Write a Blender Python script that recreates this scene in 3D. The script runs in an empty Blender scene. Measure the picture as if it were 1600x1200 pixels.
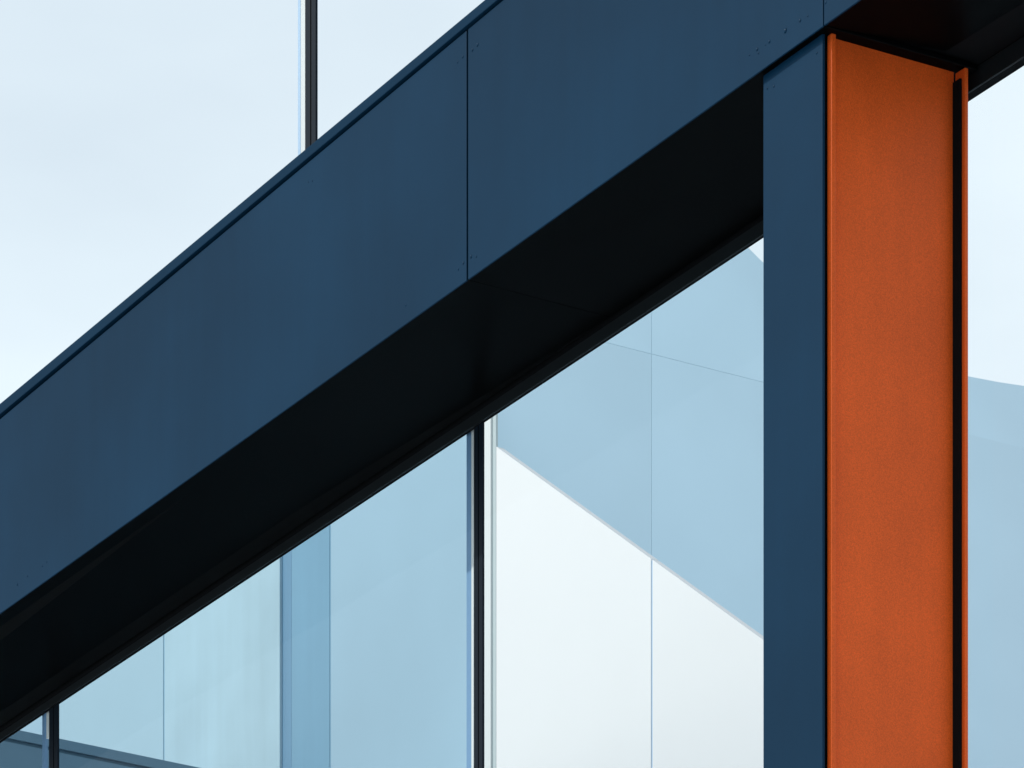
import bpy, bmesh, math, random
from mathutils import Vector, Matrix
random.seed(4)
S = bpy.context.scene
C = S.collection

# ---------------------------------------------------------------- camera, sky, sun, exposure
F, HX, HY, CZ = 6154.0, 800.0, 3050.0, 1.6         # focal length / horizon in photo pixels, eye height
cam = bpy.data.cameras.new('camera'); camo = bpy.data.objects.new('camera', cam); C.objects.link(camo)
camo.location = (0, 0, CZ); camo.rotation_euler = (math.radians(90), 0, 0)
cam.sensor_width = 36; cam.lens = F / 1600 * 36
cam.shift_y = (HY - 600) / 1600                     # rising-front lens keeps the verticals upright
cam.clip_start = 0.1; cam.clip_end = 3000
S.camera = camo

LL = math.hypot(3750, F)
TX = Vector((3750 / LL, -F / LL, 0))                # along the facade, towards the camera's right
UX = Vector((F / LL, 3750 / LL, 0))                 # away from the facade, into the building
P0 = Vector(((730 - 800) / F * 16, 16, 0))
CT, CU = -P0.dot(TX), -P0.dot(UX)
FRAME = Matrix.Translation(P0) @ Matrix((TX, UX, (0, 0, 1))).transposed().to_4x4()

sun_local = Vector((-0.46, -0.66, 0.60)).normalized()
sun_dir = (TX * sun_local.x + UX * sun_local.y + Vector((0, 0, sun_local.z))).normalized()
sl = bpy.data.lights.new('sun', 'SUN'); so = bpy.data.objects.new('sun', sl); C.objects.link(so)
sl.energy = 2.2; sl.angle = math.radians(0.5); sl.color = (1.0, 0.955, 0.9)
so.rotation_euler = sun_dir.to_track_quat('Z', 'Y').to_euler(); so.location = (0, 0, 40)

W = bpy.data.worlds.new('World'); S.world = W; W.use_nodes = True
nt = W.node_tree; nt.nodes.clear()
sky = nt.nodes.new('ShaderNodeTexSky'); sky.sky_type = 'NISHITA'; sky.sun_disc = False
sky.sun_elevation = math.asin(sun_dir.z); sky.sun_rotation = math.atan2(sun_dir.x, sun_dir.y)
sky.air_density = 1.0; sky.dust_density = 2.0; sky.ozone_density = 1.0
tc = nt.nodes.new('ShaderNodeTexCoord'); mp = nt.nodes.new('ShaderNodeMapping'); mp.inputs['Scale'].default_value = (2, 2, 5); mp.inputs['Location'].default_value = (2.8, 0, 0)
nz = nt.nodes.new('ShaderNodeTexNoise'); nz.inputs['Scale'].default_value = 1.6; nz.inputs['Detail'].default_value = 5
mr = nt.nodes.new('ShaderNodeMapRange'); mr.inputs['From Min'].default_value = .3; mr.inputs['From Max'].default_value = .7
mr.inputs['To Min'].default_value = .66; mr.inputs['To Max'].default_value = .93
mx = nt.nodes.new('ShaderNodeMixRGB'); mx.inputs[2].default_value = (8.9, 9.9, 10.35, 1)   # thin high cloud veil
bg = nt.nodes.new('ShaderNodeBackground'); bg.inputs['Strength'].default_value = 0.113
ow = nt.nodes.new('ShaderNodeOutputWorld')
nt.links.new(tc.outputs['Generated'], mp.inputs[0]); nt.links.new(mp.outputs[0], nz.inputs['Vector'])
nt.links.new(nz.outputs['Fac'], mr.inputs['Value']); nt.links.new(mr.outputs[0], mx.inputs[0])
sx = nt.nodes.new('ShaderNodeSeparateXYZ'); er = nt.nodes.new('ShaderNodeMapRange'); er.interpolation_type = 'SMOOTHSTEP'
er.inputs['From Min'].default_value = .45; er.inputs['From Max'].default_value = 1.0; er.inputs['To Min'].default_value = 1.0; er.inputs['To Max'].default_value = .12
vm = nt.nodes.new('ShaderNodeMath'); vm.operation = 'MULTIPLY'
nt.links.new(tc.outputs['Generated'], sx.inputs[0]); nt.links.new(sx.outputs['Z'], er.inputs['Value'])
nt.links.new(mr.outputs[0], vm.inputs[0]); nt.links.new(er.outputs[0], vm.inputs[1]); nt.links.new(vm.outputs[0], mx.inputs[0])
nt.links.new(sky.outputs[0], mx.inputs[1]); nt.links.new(mx.outputs[0], bg.inputs[0]); nt.links.new(bg.outputs[0], ow.inputs[0])

vs = S.view_settings; vs.view_transform = 'Standard'; vs.look = 'None'; vs.exposure = 0.0; vs.gamma = 1.0
vs.use_curve_mapping = False
S.cycles.max_bounces = 10; S.cycles.transparent_max_bounces = 12

# ---------------------------------------------------------------- placing: a photo line on a real plane
def on_u(x, y, u):                                  # plane parallel to the facade -> (t, z)
    k = (x - HX) / F; Y = (u - CU) / (k * UX.x + UX.y)
    return CT + Y * (k * TX.x + TX.y), CZ + (HY - y) / F * Y
def on_t(x, y, t):                                  # plane square to the facade -> (u, z)
    k = (x - HX) / F; Y = (t - CT) / (k * TX.x + TX.y)
    return CU + Y * (k * UX.x + UX.y), CZ + (HY - y) / F * Y
def tu(x, u): return on_u(x, 0, u)[0]

# ---------------------------------------------------------------- materials
def mat(name, col, rough=.5, spec=.5, metal=0., var=.0, vscale=1.5, grain=0., gscale=300., bump=0., bscale=3., fine=0., fscale=400., streak=0., coat=0., crough=.1):
    m = bpy.data.materials.new(name); m.use_nodes = True; n = m.node_tree; b = n.nodes['Principled BSDF']
    b.inputs['Roughness'].default_value = rough; b.inputs['Metallic'].default_value = metal
    b.inputs['Specular IOR Level'].default_value = spec
    b.inputs['Coat Weight'].default_value = coat; b.inputs['Coat Roughness'].default_value = crough
    g = n.nodes.new('ShaderNodeTexCoord')
    val = None
    def noise(scale, det, sc=(1, 1, 1)):
        q = n.nodes.new('ShaderNodeTexNoise'); q.inputs['Scale'].default_value = scale; q.inputs['Detail'].default_value = det
        p = n.nodes.new('ShaderNodeMapping'); p.inputs['Scale'].default_value = sc
        n.links.new(g.outputs['Object'], p.inputs[0]); n.links.new(p.outputs[0], q.inputs['Vector']); return q
    def ramp(q, amp):
        r = n.nodes.new('ShaderNodeMapRange'); r.inputs['From Min'].default_value = .25; r.inputs['From Max'].default_value = .75
        r.inputs['To Min'].default_value = 1 - amp; r.inputs['To Max'].default_value = 1 + amp
        n.links.new(q.outputs['Fac'], r.inputs['Value']); return r.outputs[0]
    fs = []
    if var: fs.append(ramp(noise(vscale, 4), var))
    if grain: fs.append(ramp(noise(gscale, 3), grain))
    if streak: fs.append(ramp(noise(1.2, 5, (9, 9, .5)), streak))
    cur = None
    for f in fs:
        if cur is None: cur = f
        else:
            mm = n.nodes.new('ShaderNodeMath'); mm.operation = 'MULTIPLY'; n.links.new(cur, mm.inputs[0]); n.links.new(f, mm.inputs[1]); cur = mm.outputs[0]
    if cur is not None:
        v = n.nodes.new('ShaderNodeVectorMath'); v.operation = 'SCALE'; v.inputs[0].default_value = col[:3]
        n.links.new(cur, v.inputs['Scale']); n.links.new(v.outputs[0], b.inputs['Base Color'])
    else: b.inputs['Base Color'].default_value = (*col[:3], 1)
    prev = None
    for amt, sc, det, dist in ((bump, bscale, 2, .05), (fine, fscale, 3, .001)):
        if amt:
            q = noise(sc, det); bp = n.nodes.new('ShaderNodeBump'); bp.inputs['Strength'].default_value = amt; bp.inputs['Distance'].default_value = dist
            n.links.new(q.outputs['Fac'], bp.inputs['Height'])
            if prev: n.links.new(prev, bp.inputs['Normal'])
            prev = bp.outputs[0]
    if prev: n.links.new(prev, b.inputs['Normal'])
    return m

def glass(name, tint, refl=1.0):
    m = bpy.data.materials.new(name); m.use_nodes = True; n = m.node_tree; n.nodes.clear()
    o = n.nodes.new('ShaderNodeOutputMaterial'); mix = n.nodes.new('ShaderNodeMixShader')
    t = n.nodes.new('ShaderNodeBsdfTransparent'); t.inputs[0].default_value = (*tint, 1)
    g = n.nodes.new('ShaderNodeBsdfGlossy'); g.inputs['Roughness'].default_value = .0; g.inputs['Color'].default_value = (.9, .95, 1, 1)
    fr = n.nodes.new('ShaderNodeFresnel'); fr.inputs['IOR'].default_value = 1.5
    mm = n.nodes.new('ShaderNodeMath'); mm.operation = 'MULTIPLY'; mm.inputs[1].default_value = refl
    ge = n.nodes.new('ShaderNodeNewGeometry'); inv = n.nodes.new('ShaderNodeMath'); inv.operation = 'SUBTRACT'; inv.inputs[0].default_value = 1
    m2 = n.nodes.new('ShaderNodeMath'); m2.operation = 'MULTIPLY'      # one reflection per pane, on its outer face
    n.links.new(ge.outputs['Backfacing'], inv.inputs[1]); n.links.new(fr.outputs[0], m2.inputs[0]); n.links.new(inv.outputs[0], m2.inputs[1])
    n.links.new(m2.outputs[0], mm.inputs[0]); n.links.new(mm.outputs[0], mix.inputs[0]); n.links.new(t.outputs[0], mix.inputs[1]); n.links.new(g.outputs[0], mix.inputs[2])
    q = n.nodes.new('ShaderNodeTexNoise'); q.inputs['Scale'].default_value = 1.1; q.inputs['Detail'].default_value = 1
    tcn = n.nodes.new('ShaderNodeTexCoord'); n.links.new(tcn.outputs['Object'], q.inputs['Vector'])
    bp = n.nodes.new('ShaderNodeBump'); bp.inputs['Strength'].default_value = .06; bp.inputs['Distance'].default_value = .05
    n.links.new(q.outputs['Fac'], bp.inputs['Height']); n.links.new(bp.outputs[0], g.inputs['Normal'])
    n.links.new(mix.outputs[0], o.inputs[0]); return m

M = dict(
    navy=mat('navy_painted_metal', (.0052, .0325, .070), .5, 0., var=.20, vscale=.8, streak=.035, coat=.15, crough=.3, grain=.05, gscale=260, bump=.12, bscale=.9, fine=.15, fscale=700),
    cap=mat('dark_navy_trim', (.005, .030, .064), .5, 0., var=.15, vscale=1.2, coat=.1, crough=.3),
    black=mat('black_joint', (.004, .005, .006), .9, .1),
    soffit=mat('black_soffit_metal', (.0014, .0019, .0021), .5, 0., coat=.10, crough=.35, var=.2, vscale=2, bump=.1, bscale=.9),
    charcoal=mat('charcoal_aluminium', (.012, .016, .018), .4, .1, var=.15, vscale=3),
    mullion=mat('slate_aluminium', (.006, .012, .020), .4, .05),
    orange=mat('burnt_orange_paint', (.76, .108, .014), .5, .12, var=.13, vscale=1.6, streak=.05, grain=.20, gscale=240, fine=1.0, coat=.12, crough=.35, fscale=260, bump=.05, bscale=2),
    white=mat('white_cladding', (.81, .805, .795), .6, .3, var=.02, vscale=.4),
    cream=mat('cream_lining', (.72, .74, .72), .6, .3), greygreen=mat('grey_green_lining', (.50, .57, .57), .6, .3),
    bluebead=mat('blue_spacer', (.16, .30, .48), .5, .3),
    palebead=mat('pale_blue_spacer', (.42, .58, .75), .5, .3),
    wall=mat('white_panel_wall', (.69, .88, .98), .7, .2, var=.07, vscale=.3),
    joint=mat('grey_blue_joint', (.34, .48, .58), .8, .2),
    v1=mat('pale_blue_cladding', (.35, .52, .61), .6, .3, var=.05, vscale=.5),
    v2=mat('frosted_pale_cladding', (.40, .57, .65), .7, .2, var=.10, vscale=.9, streak=.03),
    v3=mat('blue_reveal', (.13, .28, .42), .6, .3, streak=.05),
    v4=mat('mid_blue_cladding', (.165, .34, .47), .6, .3, var=.06, vscale=.7, streak=.03),
    v5=mat('soft_blue_cladding', (.32, .49, .60), .6, .3, var=.10, vscale=.35),
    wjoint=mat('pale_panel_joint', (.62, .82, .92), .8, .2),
    low=mat('slate_blue_cladding', (.13, .22, .29), .6, .3, var=.05, vscale=.5), lowj=mat('slate_joint', (.07, .13, .18), .7, .2),
    paving=mat('pale_paving', (.52, .55, .57), .85, .2, var=.2, vscale=.3, grain=.1, gscale=20),
    glass=glass('clear_glass', (.965, .985, .99), .12),
    glass_up=glass('clear_upper_glass', (.98, .99, .995), .2),
)

# ---------------------------------------------------------------- builders
def empty(name, label, cat, t, u, z=0, group=None):
    o = bpy.data.objects.new(name, None); C.objects.link(o)
    o.matrix_world = FRAME @ Matrix.Translation((t, u, z)); o['label'] = label; o['category'] = cat; o['_o'] = (t, u, z)
    if group: o['group'] = group
    return o

def mesh(name, pts, faces, m, parent, bevel=0., label=None, seg=2):
    root = parent
    off = Vector((0, 0, 0)); p = parent
    while p is not None: off += Vector(p['_o']); p = p.parent
    me = bpy.data.meshes.new(name); bm = bmesh.new()
    c = sum((Vector(p) for p in pts), Vector()) / len(pts)
    vs_ = [bm.verts.new(Vector(p) - c) for p in pts]
    for f in faces: bm.faces.new([vs_[i] for i in f])
    bmesh.ops.recalc_face_normals(bm, faces=bm.faces)
    if bevel: bmesh.ops.bevel(bm, geom=[e for e in bm.edges], offset=bevel, segments=seg, profile=.6, affect='EDGES', clamp_overlap=True)
    bm.to_mesh(me); bm.free(); me.materials.append(m)
    if bevel:
        for f in me.polygons: f.use_smooth = False
    o = bpy.data.objects.new(name, me); C.objects.link(o)
    if root:
        o.parent = root; o.matrix_parent_inverse = Matrix(); o.location = c - off
        o['_o'] = tuple(c - off)
    else: o.matrix_world = FRAME @ Matrix.Translation(c); o['_o'] = tuple(c)
    if label: o['label'] = label
    return o

def slab(name, poly, u0, u1, m, parent, **k):       # outline in (t,z), extruded from u0 to u1
    n = len(poly)
    pts = [(t, u0, z) for t, z in poly] + [(t, u1, z) for t, z in poly]
    fs = [list(range(n)), list(range(2 * n - 1, n - 1, -1))] + [[i, (i + 1) % n, n + (i + 1) % n, n + i] for i in range(n)]
    return mesh(name, pts, fs, m, parent, **k)
def slab_t(name, poly, t0, t1, m, parent, **k):     # outline in (u,z), extruded from t0 to t1
    n = len(poly)
    pts = [(t0, u, z) for u, z in poly] + [(t1, u, z) for u, z in poly]
    fs = [list(range(n)), list(range(2 * n - 1, n - 1, -1))] + [[i, (i + 1) % n, n + (i + 1) % n, n + i] for i in range(n)]
    return mesh(name, pts, fs, m, parent, **k)
def box(name, t0, t1, u0, u1, z0, z1, m, parent, **k):
    return slab(name, [(t0, z0), (t1, z0), (t1, z1), (t0, z1)], u0, u1, m, parent, **k)
def band(name, tl, tr, ftop, fbot, u0, u1, m, parent, up=None, **k):
    # vertical face between two photo lines on the plane u0, running from tl to tr
    def zat(f, t, u):
        xa, xb = -60, 1560
        ta, za = on_u(xa, f(xa), u); tb, zb = on_u(xb, f(xb), u)
        return za + (zb - za) * (t - ta) / (tb - ta)
    zt = [zat(ftop, t, up if up is not None else u0) for t in (tl, tr)]; zb = [zat(fbot, t, up if up is not None else u0) for t in (tl, tr)]
    return slab(name, [(tl, zb[0]), (tr, zb[1]), (tr, zt[1]), (tl, zt[0])], u0, u1, m, parent, **k)

def lineL1(x): return 630.5 - .833 * x              # top of the beam's cap
def lineLt(x): return lineL1(x) + 16.5
def lineLg(x): return lineL1(x) + 24.5
def lineL2(x): return 958.5 - .7135 * x             # lower edge of the fascia
def lineL3(x): return 1136 - .672 * x               # far edge of the soffit
def lineL4(x): return 1157 - .663 * x               # head of the glass
TL, TR = -24.0, 7.5

# ---------------------------------------------------------------- ground
g = bpy.data.meshes.new('ground'); g.from_pydata([(-900, -900, 0), (900, -900, 0), (900, 900, 0), (-900, 900, 0)], [], [(0, 1, 2, 3)])
g.materials.append(M['paving']); go = bpy.data.objects.new('ground', g); C.objects.link(go); go['kind'] = 'structure'

# ---------------------------------------------------------------- the beam
UG = .722                                           # plane of the lower glass
beam = empty('roof_beam', 'dark navy metal clad beam running diagonally across the photo with a black underside', 'beam', 0, 0, 8.39)
j0, j1 = tu(730, 0), tu(1286.5, 0)
gapw = .0065
for a, b in ((TL, j0 - gapw), (j0 + gapw, j1 - gapw * .55), (j1 + gapw * .55, TR)):
    band('fascia_panel', a, b, lineLg, lineL2, 0, .007, M['navy'], beam, bevel=.0022)
band('cap_trim', TL, TR, lineL1, lineLt, -.012, .30, M['cap'], beam, bevel=.004)
band('joint_backing', TL + .01, TR - .01, lambda x: lineL1(x) + 3, lambda x: lineL2(x) - 6, .022, .04, M['black'], beam, up=.0)
# soffit panels (front edge on the fascia, back edge on the far line)
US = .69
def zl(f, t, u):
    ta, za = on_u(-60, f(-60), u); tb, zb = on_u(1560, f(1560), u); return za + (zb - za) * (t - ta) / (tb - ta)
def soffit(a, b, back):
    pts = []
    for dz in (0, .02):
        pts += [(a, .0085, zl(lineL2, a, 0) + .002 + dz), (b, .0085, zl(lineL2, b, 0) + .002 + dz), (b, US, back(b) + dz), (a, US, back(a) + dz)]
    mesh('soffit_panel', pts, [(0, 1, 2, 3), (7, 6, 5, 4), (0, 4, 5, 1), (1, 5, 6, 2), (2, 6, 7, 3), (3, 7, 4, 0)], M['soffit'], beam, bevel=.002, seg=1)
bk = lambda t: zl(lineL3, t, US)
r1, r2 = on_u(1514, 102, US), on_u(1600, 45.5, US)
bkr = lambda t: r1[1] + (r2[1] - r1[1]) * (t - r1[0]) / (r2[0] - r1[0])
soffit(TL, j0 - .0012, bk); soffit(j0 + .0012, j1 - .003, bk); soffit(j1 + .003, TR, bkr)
# black core above the soffit
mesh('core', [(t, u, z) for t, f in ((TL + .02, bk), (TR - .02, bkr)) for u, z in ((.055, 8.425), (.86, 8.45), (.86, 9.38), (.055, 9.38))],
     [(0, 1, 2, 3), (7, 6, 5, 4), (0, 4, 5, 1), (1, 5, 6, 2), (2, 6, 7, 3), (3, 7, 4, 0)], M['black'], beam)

# rivets
def rivet(parent, t, u, z, r=.0055):
    me = bpy.data.meshes.get('rivet_mesh')
    if not me:
        bm = bmesh.new(); bmesh.ops.create_uvsphere(bm, u_segments=10, v_segments=6, radius=1); me = bpy.data.meshes.new('rivet_mesh')
        for f in bm.faces: f.smooth = True
        bm.to_mesh(me); bm.free(); me.materials.append(M['navy'])
    o = bpy.data.objects.new('rivet', me); C.objects.link(o); o.parent = parent
    off = Vector((0, 0, 0)); p = parent
    while p is not None: off += Vector(p['_o']); p = p.parent
    o.location = Vector((t, u, z)) - off; o.scale = (r, r * .5, r)
for x, y, r in ((715, 97, .006), (723, 89, .007), (738, 78, .008), (746, 70, .009), (716, 421, .006), (724, 411, .008), (736, 401, .009), (744, 401, .006), (634, 477, .006),
             (27, 913, .008), (43, 900, .006), (66, 884, .007), (73, 878, .006), (1183, 77, .008), (1185, 83, .005), (1202, 65, .008), (1227, 48, .011), (1250, 32, .008), (1171, 86, .005), (1290, 4, .006), (488, 283, .005), (482, 284, .005),
             (1262, 25, .005), (1196, 70, .004)):
    t, z = on_u(x, y, 0); rivet(beam, t, 0, z, r * .85)

# ---------------------------------------------------------------- navy pilaster
UP = .034
pil = empty('pilaster', 'narrow upright navy metal pier standing directly left of the orange column', 'pillar', 2.2, UP)
p0, p1 = tu(1192.5, UP), tu(1285, UP)
slab('face_panel', [(p0, 0), (p1, 0), (p1, on_u(1285, 51.5, UP)[1]), (p0, on_u(1192.5, 117, UP)[1])], UP, UP + .012, M['navy'], pil, bevel=.003)
slab('core', [(p0 + .006, 0), (p1 - .03, 0), (p1 - .03, 8.385), (p0 + .006, 8.385)], UP + .022, .60, M['mullion'], pil)
slab('side_lining', [(p1 - .028, 0), (p1 - .020, 0), (p1 - .020, 8.37), (p1 - .028, 8.37)], UP + .022, .58, M['black'], pil)
for x, y in ((1276, 83), (1209, 135), (1199, 138)):
    t, z = on_u(x, y, UP); rivet(pil, t, UP, z, .005)

# ---------------------------------------------------------------- orange column (an H section seen from the side)
UF = .060
col = empty('orange_column', 'burnt orange painted steel column standing under the dark beam', 'column', 2.5, .3)
f1 = tu(1299.5, UF)
u_f = on_t(1306.5, 600, f1)[0]
f0 = tu(1292.0, UF)
zt = on_u(1299, 44, UF)[1]
box('flange', f0, f1, UF, u_f, 0, zt, M['orange'], col, bevel=.0045)
tw = f1 - .026
uw1 = on_t(1490.5, 600, tw)[0]
box('web', tw - .012, tw, u_f - .001, uw1, 0, on_t(1400, 77, tw)[1] + .004, M['orange'], col, bevel=.002)
ur = uw1 + .004
tf = tu(1507.5, ur)
ur2 = on_t(1513, 600, tf)[0]
box('flange', tw + .002, tf, ur, ur2, 0, on_t(1511, 106, tf)[1], M['orange'], col, bevel=.0035)
box('gap_shade_strip', tw - .006, tu(1500.5, uw1 - .004), uw1 - .006, ur - .001, 0, 8.372, M['black'], col)  # black strip standing for the gap and shade before the rear flange

# ---------------------------------------------------------------- lower glass wall
lw = empty('lower_glass_wall', 'lower glazing under the dark beam with slim dark mullions between its panes', 'glass wall', -2, UG)
UR = .705
band('head_rail', TL, tu(1400, UR), lambda x: lineL3(x) + 9, lambda x: lineL4(x) - 1, UR, UR + .010, M['charcoal'], lw, bevel=.0025)
band('head_trim', TL, tu(1400, UR), lambda x: lineL3(x) - 8, lambda x: lineL4(x) - 3, UR + .004, UR + .0145, M['black'], lw, up=UR)
band('head_bead', TL, tu(1400, UG), lambda x: lineL4(x) - 14, lambda x: lineL4(x) + 2.5, UR + .0105, UG + .003, M['black'], lw)
# right bay
def rband(name, d0, d1, u0, u1, m, **k):
    q = [on_u(1514, 144 + d1, UR), on_u(1600, 88.5 + d1, UR), on_u(1600, 88.5 + d0, UR), on_u(1514, 144 + d0, UR)]
    (ta, za), (tb, zb) = q[0], q[1]; (tc_, zc), (td, zd) = q[2], q[3]
    def ex(t, a, b): return a[1] + (b[1] - a[1]) * (t - a[0]) / (b[0] - a[0])
    A, B = tu(1440, UR), TR
    slab(name, [(A, ex(A, q[0], q[1])), (B, ex(B, q[0], q[1])), (B, ex(B, q[3], q[2])), (A, ex(A, q[3], q[2]))], u0, u1, m, lw, **k)
rband('head_rail', -32, -1, UR, UR + .010, M['charcoal'], bevel=.0025)
rband('head_bead', -30, -2, UR + .0105, UG + .003, M['black'])
rband('head_trim', -50, -33, UR + .004, UR + .0145, M['black'])
def pane(x0, x1, u, ztop, zbot, m, parent, label=None):
    a, b = (tu(x0, u) if x0 is not None else TL), (tu(x1, u) if x1 is not None else TR)
    return slab('glass_pane', [(a, zbot), (b, zbot), (b, ztop(b)), (a, ztop(a))], u, u + .012, m, parent, label=label)
ztg = lambda t: zl(lineL4, t, UG) + .02
pane(None, 76, UG, ztg, .05, M['glass'], lw)
pane(91.5, 741.5, UG, ztg, .05, M['glass'], lw)
pane(755.5, 1300, UG, ztg, .05, M['glass'], lw)
pane(1450, None, UG, lambda t: 8.43, .05, M['glass_up'], lw)
box('sill', TL, TR, UG - .015, UG + .06, 0, .05, M['charcoal'], lw)
def mullion(x0, xm0, xm1, x1, u, proud, z0, z1f, parent, strips=(), back=.007):
    r = slab('mullion', [(tu(x0, u) , z0), (tu(xm0, u), z0), (tu(xm0, u), z1f), (tu(x0, u), z1f)], u - proud, u + back, M['mullion'], parent, bevel=.002)
    slab('mullion', [(tu(xm1, u), z0), (tu(x1, u), z0), (tu(x1, u), z1f), (tu(xm1, u), z1f)], u - proud, u + back, M['mullion'], parent, bevel=.002)
    slab('gasket', [(tu(xm0 - .4, u), z0), (tu(xm1 + .4, u), z0), (tu(xm1 + .4, u), z1f), (tu(xm0 - .4, u), z1f)], u - proud + .003, u + back - .002, M['black'], parent)
    for nm, a, b, du, mm, zb in strips:
        uu = u + du
        slab(nm, [(tu(a, uu), zb), (tu(b, uu), zb), (tu(b, uu), z1f), (tu(a, uu), z1f)], uu, uu + .02, M[mm], parent)
mullion(742.5, 748, 749.5, 755, UG, .004, .05, 8.37, lw,
        (('glazing_bead', 736.5, 740, .016, 'cream', .05), ('glazing_bead', 740, 741.5, .018, 'mullion', .05), ('spacer_bar', 729, 736.5, .022, 'bluebead', .05),))
zb_ = on_u(74, 1150, UG)[1]
mullion(77.5, 84, 85.5, 91, UG, .004, .05, 8.34, lw,
        (('glazing_bead', 72.5, 77, .016, 'cream', zb_), ('spacer_bar', 66, 69.5, .02, 'bluebead', .05)))

# ---------------------------------------------------------------- upper glass wall
UU = .32
uw = empty('upper_glass_wall', 'pale sky filled glazing standing above the beam with one slim dark mullion', 'glass wall', -2, UU, 9.4)
mullion(478, 485.8, 488, 494.5, UU, .005, 9.36, 13.0, uw, (('spacer_bar', 465.5, 469.5, .016, 'palebead', 9.36), ('glazing_bead', 470, 477.5, .014, 'cream', 9.36)))
pane(None, 477, UU, lambda t: 13, 9.36, M['glass_up'], uw); pane(495, None, UU, lambda t: 13, 9.36, M['glass_up'], uw)
box('head_rail', TL, TR, UU - .05, UU + .05, 13, 13.08, M['charcoal'], uw)

# ---------------------------------------------------------------- added white volume: sunlit part of a wall, shadow edge shaped as raking top
U_G = 11.6
gb = empty('sunlit_wall_part', 'bright white volume seen through the glass, added as the sunlit part of a wall, its steep raking top the shadow edge', 'building', -15, U_G + 1)
gj0, gj1 = tu(1017, U_G), tu(1019.6, U_G)
gA, gB, gE = on_u(775.5, 697.8, U_G), on_u(1190, 998, U_G), on_u(1500, 1221, U_G)
def zr(t): return gA[1] + (gB[1] - gA[1]) * (t - gA[0]) / (gB[0] - gA[0])
tbot = gE[0]
slab('wall_panel', [(gA[0], 0), (gj0, 0), (gj0, zr(gj0)), (gA[0], gA[1])], U_G, U_G + .08, M['white'], gb)
slab('wall_panel', [(gj1, 0), (tbot, 0), (tbot, zr(tbot)), (gj1, zr(gj1))], U_G, U_G + .08, M['white'], gb)
ZP = on_u(765, 600, U_G)[1]
slab('corner_post', [(tu(755, U_G), 0), (tu(769.3, U_G), 0), (tu(769.3, U_G), ZP), (tu(755, U_G), ZP)], U_G - .02, U_G + .01, M['cream'], gb, label='cream upright corner post')
slab('corner_post', [(tu(769.5, U_G), 0), (gA[0] - .004, 0), (gA[0] - .004, ZP - .05), (tu(769.5, U_G), ZP - .05)], U_G - .002, U_G + .02, M['greygreen'], gb, label='grey green upright corner strip')
slab('joint_strip', [(gj0 + .0005, 0), (gj1 - .0005, 0), (gj1 - .0005, zr(gj1)), (gj0 + .0005, zr(gj0) - .02)], U_G + .006, U_G + .07, M['palebead'], gb)
cp = [(gA[0] + .02, 0), (tbot - .02, 0), (tbot - .02, zr(tbot) - .03), (gA[0] + .02, gA[1] - .03)]
mesh('wall_core', [(t, U_G + .085, z) for t, z in cp] + [(gA[0] + .02, U_G + 3, 0), (tbot - 2, U_G + 3, 0), (tbot - 2, U_G + 3, zr(tbot) - 3), (gA[0] + .02, U_G + 3, gA[1] - 4.2)],
     [(0, 1, 2, 3), (7, 6, 5, 4), (0, 4, 5, 1), (1, 5, 6, 2), (2, 6, 7), (2, 7, 3), (3, 7, 4, 0)], M['joint'], gb)

# ---------------------------------------------------------------- curved-top panelled wall, square to the facade
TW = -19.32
cw = empty('curved_wall', 'tall pale panelled wall with a curved top, in shade behind the white volume that stands for its sunlit part', 'wall', TW - .3, 14)
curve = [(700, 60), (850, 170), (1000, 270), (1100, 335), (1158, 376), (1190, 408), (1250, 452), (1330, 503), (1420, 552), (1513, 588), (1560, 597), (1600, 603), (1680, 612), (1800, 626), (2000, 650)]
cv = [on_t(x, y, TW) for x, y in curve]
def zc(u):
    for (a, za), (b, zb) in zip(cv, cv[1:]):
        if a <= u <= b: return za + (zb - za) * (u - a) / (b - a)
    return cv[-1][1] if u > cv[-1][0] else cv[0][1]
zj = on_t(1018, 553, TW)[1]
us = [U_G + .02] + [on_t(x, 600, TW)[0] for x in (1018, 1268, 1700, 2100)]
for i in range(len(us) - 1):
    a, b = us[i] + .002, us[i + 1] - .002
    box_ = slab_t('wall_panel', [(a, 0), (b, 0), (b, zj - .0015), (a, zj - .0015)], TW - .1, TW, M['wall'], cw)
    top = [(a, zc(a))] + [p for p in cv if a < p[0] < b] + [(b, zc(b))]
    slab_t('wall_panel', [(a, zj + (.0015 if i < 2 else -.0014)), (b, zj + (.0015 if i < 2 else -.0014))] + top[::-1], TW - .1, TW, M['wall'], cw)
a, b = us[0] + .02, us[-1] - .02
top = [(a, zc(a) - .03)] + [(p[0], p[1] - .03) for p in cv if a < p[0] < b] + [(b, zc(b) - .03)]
slab_t('wall_core', [(a, 0), (b, 0)] + top[::-1], TW - .6, TW - .101, M['wjoint'], cw)

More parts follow.
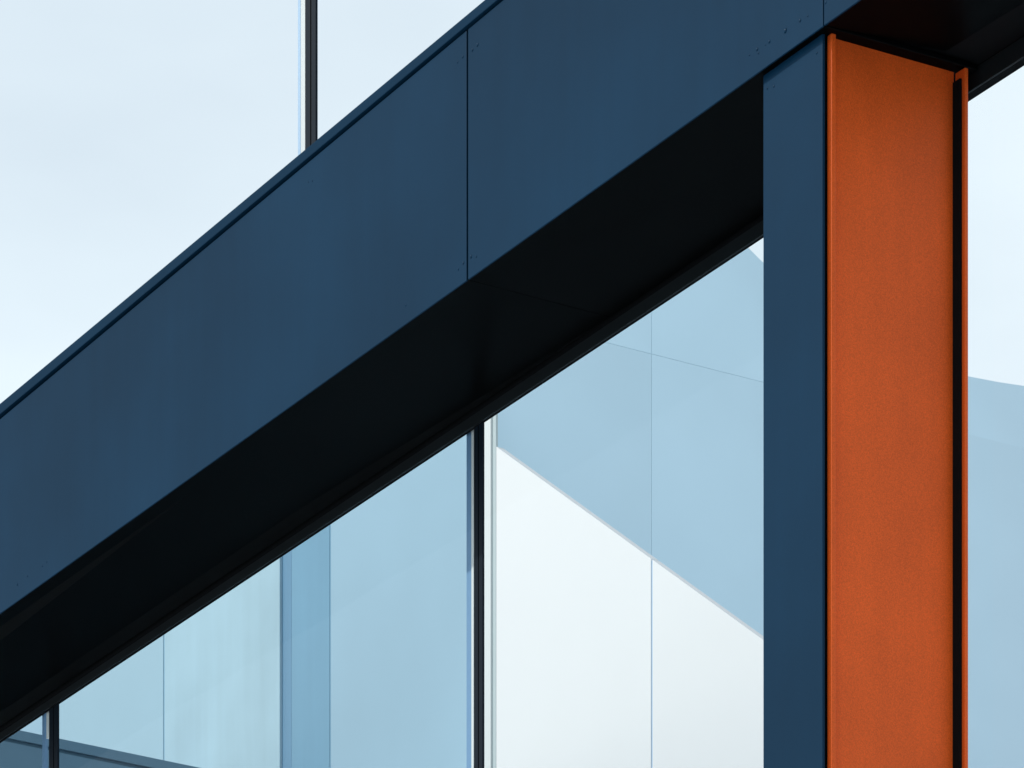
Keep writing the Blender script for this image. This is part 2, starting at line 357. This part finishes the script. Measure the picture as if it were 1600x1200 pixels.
# ---------------------------------------------------------------- pale blue building behind the left panes
UV = 5.7
vb = empty('pale_blue_building', 'pale blue clad building behind the left glass panes, with tall upright panels', 'building', -15, UV + 1)
ZV = 13.1
def vp(name, x0, x1, m, u=UV, d=.1, wedge=0, label=None):
    a, b = tu(x0, u), tu(x1, u)
    return mesh(name, [(a, u, 0), (b, u, 0), (b, u, ZV), (a, u, ZV), (a, u + d, 0), (b - wedge, u + d, 0), (b - wedge, u + d, ZV), (a, u + d, ZV)],
         [(0, 1, 2, 3), (7, 6, 5, 4), (0, 4, 5, 1), (1, 5, 6, 2), (2, 6, 7, 3), (3, 7, 4, 0)], M[m], vb, label=label)
vp('wall_panel', -400, 79, 'v5'); vp('wall_panel', 80, 255, 'v1'); vp('wall_panel', 257, 437, 'v2', label='mottled frosted upright panel')
vp('wall_panel', 437, 455.5, 'v3', UV + .02, label='dark blue upright strip'); vp('wall_panel', 455.8, 515, 'v4', UV + .01); vp('wall_panel', 517, 741, 'v5', wedge=.22)
for xa, xb in ((255.2, 256.8), (515.2, 516.8)):
    slab('joint_strip', [(tu(xa, UV), 0), (tu(xb, UV), 0), (tu(xb, UV), ZV - .02), (tu(xa, UV), ZV - .02)], UV + .003, UV + .09, M['v4'], vb)
tb = tu(735, UV + .14)
mesh('wall_core', [(tu(-400, UV), UV + .14, 0), (tb, UV + .14, 0), (tb, UV + .14, ZV - .05), (tu(-400, UV), UV + .14, ZV - .05), (tu(-400, UV), UV + 3, 0), (tb - 6, UV + 3, 0), (tb - 6, UV + 3, ZV - .05), (tu(-400, UV), UV + 3, ZV - .05)],
     [(0, 1, 2, 3), (7, 6, 5, 4), (0, 4, 5, 1), (1, 5, 6, 2), (2, 6, 7, 3), (3, 7, 4, 0)], M['joint'], vb)

# ---------------------------------------------------------------- slate wing, low at the left
TS = -13.46
lb = empty('slate_wing', 'slate blue wing with a sloping coping, low behind the left glass panes', 'building', TS - 2, 4.5)
q0, q1 = on_t(93, 1154, TS), on_t(312, 1199.5, TS)
def zs(u): return q0[1] + (q1[1] - q0[1]) * (u - q0[0]) / (q1[0] - q0[0])
c1 = .075
slab_t('coping', [(3, zs(3) - c1), (UV - .01, zs(UV) - c1), (UV - .01, zs(UV)), (3, zs(3))], TS - 6, TS, M['low'], lb)
slab_t('joint', [(3.02, zs(3) - c1 - .03), (UV - .01, zs(UV) - c1 - .03), (UV - .01, zs(UV) - c1), (3.02, zs(3) - c1)], TS - 6, TS - .02, M['lowj'], lb)
slab_t('wall', [(3, 0), (UV - .01, 0), (UV - .01, zs(UV) - c1 - .03), (3, zs(3) - c1 - .03)], TS - 6, TS, M['low'], lb)

for o in bpy.data.objects:
    if '_o' in o: del o['_o']
